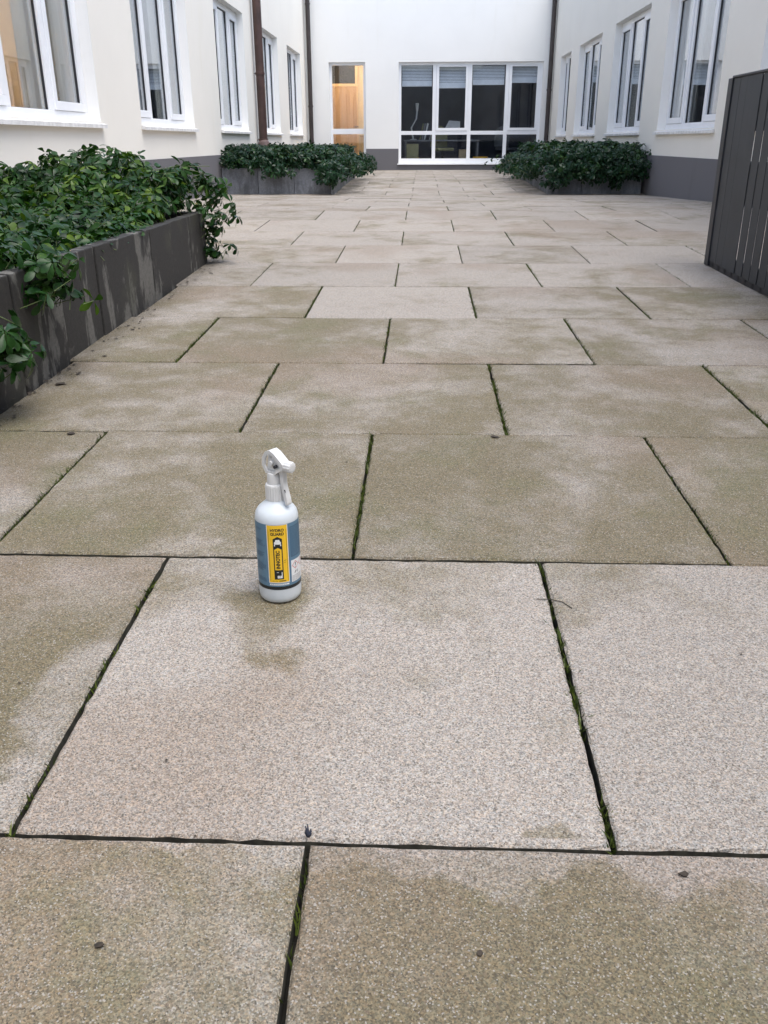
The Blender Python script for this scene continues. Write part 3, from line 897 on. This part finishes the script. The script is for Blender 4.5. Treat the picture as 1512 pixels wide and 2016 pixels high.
def plant_bed(name, label, region, ztop, height, n, templates, mat, rr, hang, nleaf=0, REACH=.30, smin=.8, smax=1.25, view=None, ymin=None):
    """ground cover filling a planter: whorls through the volume of an uneven mound, spilling over the rim"""
    x0, x1, y0, y1 = region
    spots = []
    cy = Vector((0, 0, CAM_Z))
    for _ in range(n):
        x, y = rr.uniform(x0, x1), rr.uniform(max(y0, ymin or y0), y1)
        h = height(x, y)
        depth = rr.random() ** 1.8
        z = ztop - .03 + h * (1 - .75 * depth)
        e = .12
        gx = (height(x + .03, y) - height(x - .03, y)) / .06; gy = (height(x, y + .03) - height(x, y - .03)) / .06
        nv = np.array([-gx * .8, -gy * .8, 1.0]) + rr.normal(0, .5, 3)
        nv[2] = max(nv[2], .15)
        tint = np.clip(.38 + .3 * fbm(x + 5, y, 1.6) + rr.normal(0, .20) - .1 * depth + (.4 if rr.random() < .05 else 0), 0, 1)
        spots.append((np.array([x, y, z]), nv, rr.uniform(smin, smax), tint))
    for (px, py, zt, zb, sp, m, dx, dy) in hang:
        for _ in range(m):
            t = rr.random()
            p = np.array([px + rr.normal(0, sp) + dx * (.10 + .55 * math.sin(t * 2.2)) * REACH, py + rr.normal(0, sp) + dy * (.10 + .55 * math.sin(t * 2.2)) * REACH, zt + (zb - zt) * t])
            if zf(p[1]) + .03 > p[2]: continue
            nv = np.array([dx * .8, dy * .8, .55]) + rr.normal(0, .35, 3)
            spots.append((p, nv, rr.uniform(smin, smax) * .95, np.clip(.40 + rr.normal(0, .16), 0, 1)))
    e = empty(name, ((x0 + x1) / 2, (y0 + y1) / 2, ztop), label, 'plant', 'evergreen planting in the planters')
    if nleaf:
        spots.sort(key=lambda s: (s[0][0] ** 2 + s[0][1] ** 2 - 3.0 * s[0][2]))
        vis = [s for s in spots if s[0][2] > ztop + .02 or s[0][0] > x1]
        key = {id(s) for s in vis[:nleaf]}
        big = [s for s in spots if id(s) in key]; spots = [s for s in spots if id(s) not in key]
        mes = []
        for V, F, T in templates:
            for tv in (.3, .45, .62):
                mes.append(np_mesh_data('leaf_whorl', V, F, np.clip(T + tv, 0, 1), mat))
        for i, (p, nv, sc, tint) in enumerate(big):
            Rm = rot_to(nv, rr)
            mi = rr.integers(len(templates)) * 3 + (0 if tint < .36 else 1 if tint < .55 else 2)
            o = bpy.data.objects.new('leaf_whorl', mes[mi]); col.objects.link(o)
            o.parent = e; o.matrix_parent_inverse = Matrix.Translation(-Vector(e.location))
            mw = Matrix.Identity(4)
            for a in range(3):
                for b in range(3): mw[a][b] = Rm[a, b] * sc
                mw[a][3] = p[a]
            o.matrix_basis = mw
    V, F, T = scatter(spots, templates, None, rr)
    o = np_mesh('foliage', V, F, T, mat, e); o['kind'] = 'stuff'
    sv, sf = stems([s for s in spots if rr.random() < .8], rr)
    o = np_mesh('stems', sv, sf, None, M_STEM, e); o['kind'] = 'stuff'
    return e

def np_mesh_data(name, V, F, T, mat):
    o = np_mesh(name, V, F, T, mat); me = o.data; bpy.data.objects.remove(o); return me

def h_near(x, y):
    b =   .09 + .145 * min(1, max(0, (-1.55 - x) / .9)) + .24 * min(1, max(0, (y - 4.7) / .7)) * min(1, max(.25, (x + 2.5) / .6))
    edge = min(1, max(.25, (-1.35 - x) / .10)) if y < 5.2 else 1
    return max(.02, (b + .085 * fbm(x, y, 2.6)) * edge)
rr = np.random.default_rng(5)
hang_near = [(-1.36, 5.66, .66, .22, .055, 46, 1, .25), (-1.32, 5.60, .70, .42, .06, 26, 1, .1), (-1.5, 5.76, .70, .25, .09, 40, .1, 1), (-1.9, 5.78, .68, .3, .14, 40, 0, 1),
             (-1.36, 2.52, .52, .30, .05, 22, .8, -.1), (-1.34, 3.06, .54, .36, .07, 44, .9, 0), (-1.33, 2.62, .40, .22, .05, 30, .9, 0)]
plant_bed('ground_cover_plants', 'glossy green ground cover filling the dark planter in the left foreground', (PN[0] + .05, PN[1] - .04, PN[2], PN[3] - .02), PN[4], h_near, 6000, T_NEAR, M_LEAF, rr, hang_near, nleaf=295, REACH=.13, ymin=1.0)
def h_far(x, y):
    return max(.08, .30 + .06 * fbm(x, y, 2.0) + .05 * fbm(x + 9, y, 5.0))
hl = [(-2.15, 13.82, .58, .40, .10, 40, 0, -1), (-1.42, 13.80, .60, .30, .10, 70, .5, -1)] + [(-1.26, y, .66, .40, .12, 34, 1, 0) for y in np.arange(14.1, 18.3, .4)] + [(-1.7, 18.3, .66, .45, .2, 40, .3, 1)]
hl += [(x, 13.90, .74, .53, .08, 26, 0, -.5) for x in np.arange(-2.85, -1.3, .2)]
plant_bed('hedge_plants', 'dark green shrubby planting in the far left planter below the downpipe', (PL[0], PL[1] - .02, PL[2] + .02, PL[3]), PL[4], h_far, 3000, T_FAR, M_LEAFF, rr, hl, smin=.9, smax=1.3)
def h_far2(x, y): return max(.10, .33 + .07 * fbm(x + 3, y, 2.0) + .05 * fbm(x + 1, y, 5.0))
hr = [(x, 13.82, .76, .33 + .08 * math.sin(x * 9), .10, 48, 0, -1) for x in np.arange(1.9, 3.2, .15)] + [(1.80, y, .66, .36, .12, 36, -1, 0) for y in np.arange(14.0, 18.7, .4)]
plant_bed('hedge_plants', 'dark green shrubby planting spilling over the far right planter', (PR[0] + .02, PR[1], PR[2] + .02, PR[3]), PR[4], h_far2, 2900, T_FAR, M_LEAFF, rr, hr, smin=.9, smax=1.3)

# ------------------------------------------------------------------ slatted screen
sc_e = empty('slatted_screen', (1.78, 4.0, zf(4.0)), 'dark anthracite screen of upright boards at the right edge', 'screen')
xs_ = 1.758
ztop = 1.192
def sc_panel(y0, y1, dx, name='board', mat=M_SCREEN, z0=None, t=.003):
    m = MB(); zb = zf(y0) + .035 if z0 is None else z0
    m.box((xs_ + dx, y0, zb), (xs_ + dx + t, y1, ztop)); return m.build(name, mat, sc_e, bevel=.003)
m = MB(); m.box((xs_ - .006, 5.592, zf(5.6) + .004), (xs_ + .06, 5.665, ztop + .004)); m.build('post', M_SCREEND, sc_e, bevel=.004)
y = 5.588; i = 0
while y > 2.2:
    w = .1175
    gap = .0022 if i < 4 else .0108
    sc_panel(y - w, y - gap, rng.normal(0, .0012)); 
    m = MB(); m.box((xs_ + .006, y - w * .60, zf(y) + .001), (xs_ + .02, y - w * .45, zf(y) + .036)); m.build('foot_clip', M_SCREEND, sc_e)
    y -= w; i += 1
m = MB(); m.box((xs_ - .008, 2.2, ztop + .002), (xs_ + .045, 5.592, ztop + .014)); m.build('cap_rail', M_SCREEND, sc_e, bevel=.003)
for z, hz in ((.195, .055), (.65, .11), (1.05, .135)): 
    m = MB(); m.box((xs_ + .006, 2.2, z - hz), (xs_ + .02, 5.59, z + hz)); m.build('rail', M_SCREEND, sc_e)
for yy in (3.9, 2.22):
    m = MB(); m.box((xs_ + .051, yy, zf(yy)), (xs_ + .10, yy + .05, ztop)); m.build('post', M_SCREEND, sc_e)

# ------------------------------------------------------------------ moss in the joints
def moss():
    V, F, T, o = [], [], [], 0
    r = np.random.default_rng(3)
    for k in range(0, 12):
        par = k % 2
        for j in range(-6, 10):
            if (j - par) % 2: continue
            x = X0 + j * SL / 2
            if x < -1.3 or x > 3.0: continue
            a, b = Y0 + k * SL, Y0 + (k + 1) * SL
            amt = r.uniform(.25, 1.0) * (.35 if k < 1 else 1)
            n = int((900 if k < 6 else 500) * amt * (1 if k < 7 else .4))
            ph = r.uniform(0, 50)
            for _ in range(n):
                y = r.uniform(a, b)
                if mnoise.noise(Vector((y * 7 + ph, j, k))) < -.05 + r.normal(0, .15): continue
                xx = x + r.normal(0, .0034); z = zf(y) - .009
                h = r.uniform(.008, .019); w = r.uniform(.0012, .0026); d = r.normal(0, .5, 2) * h; an = r.uniform(0, 6.28)
                cx, sx = math.cos(an) * w, math.sin(an) * w
                V += [(xx - cx, y - sx, z), (xx + cx, y + sx, z), (xx + d[0], y + d[1], z + h)]
                F.append((o, o + 1, o + 2)); o += 3
                t = np.clip(r.normal(.45, .25), 0, 1); T += [t] * 3
    ob = np_mesh('joint_moss', np.array(V), np.array(F), T, M_MOSS)
    ob['kind'] = 'stuff'; ob['label'] = 'green moss growing in the joints between the slabs'; ob['category'] = 'moss'
moss()

# ------------------------------------------------------------------ small litter
def scrap(x, y, s, name, label, n=6, mat=M_DEAD, cat='leaf'):
    r = random.Random(x * 77 + y * 13)
    z = zf(y) + .0015
    pts = [(x + s * r.uniform(.5, 1.1) * math.cos(t), y + s * r.uniform(.4, 1) * math.sin(t), z + r.uniform(0, s * .35)) for t in np.linspace(0, 2 * math.pi, n, endpoint=False)]
    m = MB(); m.prism(pts, (0, 0, .0012)); c = (x, y, z + s * .4)
    o = m.build(name, mat); return tag(o, label, cat)
scrap(-.36, .717, .0065, 'leaf_scrap', 'dark leaf scrap on the front slab nearest the lower left corner')
scrap(.077, .723, .005, 'leaf_scrap', 'small black leaf crumb on the slab at the bottom centre')
scrap(.339, .845, .007, 'leaf_scrap', 'dark leaf scrap just below the front joint at the lower right')
scrap(.225, 2.458, .016, 'leaf_scrap', 'dark leaf stuck in the joint behind the bottle, right of centre')
scrap(-1.267, 2.969, .022, 'dead_leaf', 'curled dead leaf on the floor below the dark planter')
scrap(-1.036, 2.453, .012, 'dead_leaf', 'small dead leaf on the floor in front of the dark planter')
tw = MB().tube([(.236, 1.523, zf(1.52) + .002), (.262, 1.521, zf(1.52) + .003), (.284, 1.512, zf(1.51) + .003), (.300, 1.490, zf(1.49) + .002)], .0009, 6).build('twig', M_DEAD)
tag(tw, 'thin curved dark twig lying beside the mossy joint right of the bottle', 'twig')
ft = MB()
for k in range(9):
    a = random.uniform(0, 6.28); ft.tube([(-.139, .896, zf(.896) - .004), (-.139 + .0045 * math.cos(a), .896 + .008 * math.sin(a), zf(.896) + random.uniform(.004, .014))], [.0022, .0006], 5)
tag(ft.build('debris_tuft', plain('dark_fluff', (.03, .035, .055), .9)), 'small dark tuft of fluff on the front joint crossing', 'debris')
def litter():
    r = np.random.default_rng(12); V, F, o = [], [], 0
    for i in range(300):
        if i < 130: x, y = -1.35 + abs(r.normal(0, .07)), r.uniform(2.3, 5.8)
        elif i < 190: x, y = (-1.29 + abs(r.normal(0, .2)), r.uniform(13.9, 18)) if r.random() < .5 else (1.85 - abs(r.normal(0, .25)), r.uniform(13.9, 18.5))
        else: x, y = r.uniform(-1.2, 3.0), r.uniform(.4, 13.5)
        if x > 1.7 and y < 5.8: continue
        s = r.uniform(.0018, .0055) if i >= 130 and y < 9 else r.uniform(.004, .014)
        a = r.uniform(0, 6.28); z = zf(y) + .002
        q = [(math.cos(a + t) * s * r.uniform(.4, 1.2), math.sin(a + t) * s * r.uniform(.4, 1.2), r.uniform(0, s * .5)) for t in (0, 1.5, 3.1, 4.6)]
        V += [(x + u, y + v, z + w) for u, v, w in q]; F.append((o, o + 1, o + 2, o + 3)); o += 4
    ob = np_mesh('leaf_litter', np.array(V), np.array(F), None, M_DEAD)
    ob['kind'] = 'stuff'; ob['label'] = 'scattered dark crumbs of leaf litter on the slabs'; ob['category'] = 'litter'
litter()

# ------------------------------------------------------------------ spray bottle
BX, BY = -.2694, 1.528
BZ = zf(BY) + .0012
RB = .0415
spray = empty('spray_bottle', (BX, BY, BZ), 'white spray bottle with yellow and blue label standing on the paving', 'bottle')
prof = [(.030, .0), (.0375, .0008), (.0400, .004), (.0410, .010), (RB, .018), (RB, .168), (.0410, .174), (.0392, .181), (.0350, .188), (.0280, .1945), (.0215, .200), (.0175, .205), (.0165, .210), (.0165, .218)]
MB().lathe(prof, 64, (BX, BY, BZ)).build('body', M_HDPE, spray, smooth='auto')
# ribbed collar
cm = MB(); n = 48; i0 = 0; rings = [(.0178, .205), (.0185, .2065), (.0185, .232), (.0172, .2355), (.0150, .2365)]
for r0, z in rings:
    for q in range(n):
        t = 2 * math.pi * q / n; rr_ = r0 - (.0009 if q % 2 and .206 < z < .233 else 0)
        cm.v.append((BX + rr_ * math.cos(t), BY + rr_ * math.sin(t), BZ + z))
for a in range(len(rings) - 1):
    for q in range(n):
        q2 = (q + 1) % n; cm.f.append((a * n + q, a * n + q2, (a + 1) * n + q2, (a + 1) * n + q))
cm.f.append(tuple(range(n))[::-1]); cm.f.append(tuple((len(rings) - 1) * n + q for q in range(n)))
cm.build('collar', M_CAP, spray)
# trigger head, local frame: X forward (nozzle), Y sideways
HA = rad(-33)
def hl_(x, y, z): return (BX + x * math.cos(HA) - y * math.sin(HA), BY + x * math.sin(HA) + y * math.cos(HA), BZ + z)
MB().lathe([(.0142, .2355), (.0142, .238), (.0138, .254), (.0130, .2575), (.0105, .2590)], 32, (BX, BY, BZ)).build('stem', M_CAP, spray, smooth='auto')
def hprism(pts, w, y0=0.0): 
    m = MB(); a = Vector(hl_(0, y0 - w / 2, 0)); b = Vector(hl_(0, y0 + w / 2, 0))
    m.prism([hl_(x, y0 - w / 2, z) for x, z in pts], b - a); return m
core = [(-.011, .255), (-.012, .268), (-.008, .284), (.004, .290), (.018, .286), (.026, .279), (.026, .266), (.012, .262), (.011, .255)]
head = hprism(core, .011).build('trigger_head', M_CAP, spray, bevel=.0012)
for s in (-1, 1):   # side shells with the open window, as bars round the hollow
    y0 = s * .0085
    ring_o = [(-.012, .257), (-.020, .272), (-.019, .287), (-.011, .299), (.000, .3035), (.010, .299), (.021, .290), (.031, .281), (.031, .270), (.018, .263), (.010, .257)]
    ring_i = [(-.008, .262), (-.014, .272), (-.013, .284), (-.007, .293), (.000, .297), (.007, .293), (.016, .285), (.024, .278), (.024, .273), (.014, .268), (.007, .262)]
    m = MB(); L = len(ring_o)
    for k in range(L):
        k2 = (k + 1) % L
        a = Vector(hl_(0, y0 - .002, 0)); b = Vector(hl_(0, y0 + .002, 0))
        m.prism([hl_(ring_o[k][0], y0 - .002, ring_o[k][1]), hl_(ring_o[k2][0], y0 - .002, ring_o[k2][1]), hl_(ring_i[k2][0], y0 - .002, ring_i[k2][1]), hl_(ring_i[k][0], y0 - .002, ring_i[k][1])], b - a)
    m.build('side_shell', M_CAP, head)
hprism([(-.012, .2985), (.000, .3035), (.010, .2995), (.021, .2905), (.031, .2815), (.030, .2785), (.020, .2870), (.009, .2960), (.000, .2998), (-.010, .2950)], .0125).build('top_bridge', M_CAP, head)
MB().tube([hl_(.002, -.0125, .279), hl_(.002, .0125, .279)], .0045, 16).build('pivot', M_CAP, head, smooth='auto')
MB().tube([hl_(.012, -.0118, .2735), hl_(.012, .0118, .2735)], .0032, 14).build('pivot', M_GASKET, head, smooth='auto')
# nozzle: ribbed knob
nz = MB(); n = 24; pr = [(.028, .0095), (.032, .0108), (.043, .0108), (.046, .0098), (.047, .006)]
for x, r0 in pr:
    for q in range(n):
        t = 2 * math.pi * q / n; r1 = r0 - (.0008 if q % 2 else 0); nz.v.append(hl_(x, r1 * math.cos(t), .276 + r1 * math.sin(t)))
for a in range(len(pr) - 1):
    for q in range(n):
        q2 = (q + 1) % n; nz.f.append((a * n + q, a * n + q2, (a + 1) * n + q2, (a + 1) * n + q))
nz.f.append(tuple(range(n))); nz.f.append(tuple((len(pr) - 1) * n + q for q in range(n)))
nz.build('nozzle', M_CAP, spray)
lev = [(.016, .268), (.027, .270), (.0265, .255), (.0270, .240), (.0305, .225), (.0345, .212), (.0360, .203), (.0335, .199), (.0295, .200), (.0265, .210), (.0225, .224), (.0195, .240), (.0185, .255)]
lv = hprism(lev, .0125).build('trigger', M_CAP, spray, bevel=.0016)
MB().tube([hl_(.0295, -.0066, .2305), hl_(.0315, -.0066, .2285), hl_(.0320, -.0066, .226)], .0011, 6).build('black_mark', M_BLACK, lv)

# label: everything is laid on the cylinder by (arc length s, height z)
FA = math.atan2(-BY, -BX) + rad(-1.5)     # azimuth that faces the viewer
def wrap(s, z, lift): 
    a = FA + s / RB; r = RB + lift
    return (BX + r * math.cos(a), BY + r * math.sin(a), BZ + z)
lab_root = None
def patch(name, s0, s1, z0, z1, mat, lift, parent):
    n = max(1, int(abs(s1 - s0) / .0025)); m = MB()
    for i in range(n + 1):
        s = s0 + (s1 - s0) * i / n; m.v += [wrap(s, z0, lift), wrap(s, z1, lift)]
    for i in range(n): m.f.append((2 * i, 2 * i + 2, 2 * i + 3, 2 * i + 1))
    return m.build(name, mat, parent, fix=False, smooth=True)
def sliced(m, name, mat, lift, parent):
    """cut a flat drawing into narrow strips, then lay it round the bottle"""
    bm = bmesh.new(); vs = [bm.verts.new(v) for v in m.v]
    for f in m.f:
        try: bm.faces.new([vs[i] for i in f])
        except ValueError: pass
    for k in range(-40, 41):
        bmesh.ops.bisect_plane(bm, geom=bm.verts[:] + bm.edges[:] + bm.faces[:], plane_co=(k * .0016, 0, 0), plane_no=(1, 0, 0), dist=1e-7)
    for v in bm.verts: v.co = Vector(wrap(v.co.x, v.co.y, lift))
    me = bpy.data.meshes.new(name); bm.to_mesh(me); bm.free(); me.materials.append(mat)
    o = bpy.data.objects.new(name, me); col.objects.link(o); attach(o, parent)
    return o
def shape(name, polys, mat, lift, parent):
    m = MB()
    for pts in polys: m.poly([(s, z, 0) for s, z in pts])
    return sliced(m, name, mat, lift, parent)
ZT, ZB_ = .1675, .0375
lab_root = patch('label', -.098, .098, ZB_, ZT, M_LBLU, .00025, spray)
patch('label_band', -.0985, .0985, .0305, .0375, M_BLACK, .0003, lab_root)
patch('label_border', -.0205, .0205, .0455, ZT - .0005, M_LWHT, .0004, lab_root)
patch('yellow_panel', -.0193, .0193, .0468, ZT - .001, M_LYEL, .0005, lab_root)
for s in (-.0172, .0168): patch('panel_rule', s, s + .0006, .050, .158, M_BLACK, .0006, lab_root)
shape('arrow_panel', [[(-.0088, .0535), (.0088, .0535), (.0088, .0975), (-.0088, .0975)], [(-.0088, .0975), (.0088, .0975), (.0088, .1385), (-.0088, .1385)], [(-.0088, .1385), (.0088, .1385), (0, .1435)]], M_BLACK, .0006, lab_root)
shape('name_panel', [[(-.0068, .0735), (.0068, .0735), (.0068, .1165), (-.0068, .1165)], [(-.0068, .1165), (.0068, .1165), (0, .1205)]], M_LYEL, .0007, lab_root)
shape('car_mark', [[(-.0058, .1275), (.0058, .1275), (.0068, .1310), (.0055, .1330), (-.0055, .1330), (-.0068, .1310)], [(-.0048, .1330), (.0048, .1330), (.0036, .1372), (-.0036, .1372)],
                   [(-.0066, .1240), (-.0048, .1240), (-.0048, .1275), (-.0066, .1275)], [(.0048, .1240), (.0066, .1240), (.0066, .1275), (.0048, .1275)]], M_LWHT, .0007, lab_root)
shape('house_mark', [[(.0050, .0560), (.0064, .0560), (.0064, .0690), (.0050, .0690)], [(-.0030, .0560), (.0050, .0560), (.0050, .0572), (-.0030, .0572)]] +
      [[(x, .0572), (x + .0022, .0572), (x + .0022, .0606), (x + .0011, .0622), (x, .0606)] for x in (-.0030, -.0002, .0026)] +
      [[(-.0040, .0680), (-.0005, .0680), (-.0005, .0690), (-.0040, .0690)]], M_LWHT, .0007, lab_root)
patch('text_strip', -.0190, .0190, .0405, .0437, M_LWHT, .0005, lab_root)
patch('text_strip', .0215, .0222, .0475, .1655, M_LBLD, .0005, lab_root)
patch('text_block', .0250, .060, .0960, .1600, M_LBLD, .0004, lab_root)
patch('hazard_panel', .0250, .0620, .0430, .0890, M_LWHT, .0005, lab_root)
rt = random.Random(4)
for blk, (a, b), zs_ in (('text_lines', (-.052, -.024), [(.157, .153), (.133, .121), (.108, .098), (.086, .070), (.054, .046)]), ('text_lines', (.026, .058), [(.1575, .100)])):
    P = []
    for zt, zb in zs_:
        z = zt
        while z > zb:
            L = rt.uniform(.6, 1.0); e = a + (b - a) * L; k = int((e - a) / .004) + 1
            for q in range(k):
                s0 = a + (e - a) * q / k; s1 = a + (e - a) * (q + 1) / k
                P.append([(s0, z), (s1, z), (s1, z - .0009), (s0, z - .0009)])
            z -= .0022
    shape(blk, P, M_LBLD if a < 0 else M_LBLU, .0006, lab_root)
def ring_poly(c, z, r, w):
    o = [(c, z + r), (c + r, z), (c, z - r), (c - r, z)]; i = [(c, z + r - w), (c + r - w, z), (c, z - r + w), (c - r + w, z)]
    return [[o[k], o[(k + 1) % 4], i[(k + 1) % 4], i[k]] for k in range(4)]
shape('hazard_diamond', ring_poly(.0352, .0775, .0088, .0013), M_LRED, .0007, lab_root)
shape('hazard_diamond', ring_poly(.0540, .0775, .0088, .0013), M_LRED, .0007, lab_root)
shape('exclamation_mark', [[(.0345, .0760), (.0359, .0760), (.0363, .0825), (.0341, .0825)], [(.0345, .0725), (.0359, .0725), (.0359, .0742), (.0345, .0742)]], M_BLACK, .0007, lab_root)
shape('small_mark', [[(.032, .0600), (.0335, .0600), (.038, .0655), (.0350, .0650)], [(.0385, .0605), (.0402, .0605), (.0415, .0655), (.0400, .0655)]], M_BLACK, .0007, lab_root)
P = []
for z in (.0560, .0535, .0510, .0485, .0460):
    for q in range(7): P.append([(.0262 + q * .004, z), (.0298 + q * .004, z), (.0298 + q * .004, z - .0008), (.0262 + q * .004, z - .0008)])
shape('text_lines', P, M_GREY, .0007, lab_root)
P = [[(-.017 + q * .0036, .0425), (-.0145 + q * .0036, .0425), (-.0145 + q * .0036, .0416), (-.017 + q * .0036, .0416)] for q in range(9)]
shape('text_lines', P, M_LBLU, .0007, lab_root)

def text(body, size, s, z, rot, mat, lift, name, stretch=1.0, bold=.0):
    cu = bpy.data.curves.new('text', 'FONT'); cu.body = body; cu.size = size; cu.align_x = 'CENTER'; cu.align_y = 'CENTER'; cu.offset = bold; cu.resolution_u = 3
    ob = bpy.data.objects.new('text', cu); col.objects.link(ob)
    bpy.context.view_layer.update()
    me0 = ob.evaluated_get(bpy.context.evaluated_depsgraph_get()).to_mesh()
    V = []
    for v in me0.vertices:
        x, y = v.co.x * stretch, v.co.y
        if rot: x, y = -y, x
        V.append((s + x, z + y, 0))
    F = [tuple(p.vertices) for p in me0.polygons]
    bpy.data.objects.remove(ob)
    m = MB(); m.v = V; m.f = F
    return sliced(m, name, mat, lift, lab_root)
text('HYDRO', .0078, 0, .1562, False, M_BLACK, .0007, 'lettering', .96, .0003)
text('GUARD', .0078, 0, .1484, False, M_BLACK, .0007, 'lettering', .96, .0003)
text('INNOTEC', .0096, -.0002, .0952, True, M_BLACK, .0009, 'lettering', .90, .0004)
text('1 L', .0062, .0128, .0915, True, M_BLACK, .0007, 'lettering')
text('Art. Nr.', .0034, -.0075, .0500, False, M_BLACK, .0007, 'lettering')
shape('lettering', [[(.000 + q * .0022, .0512), (.0016 + q * .0022, .0512), (.0016 + q * .0022, .0490), (.000 + q * .0022, .0490)] for q in range(6)], M_BLACK, .0007, lab_root)
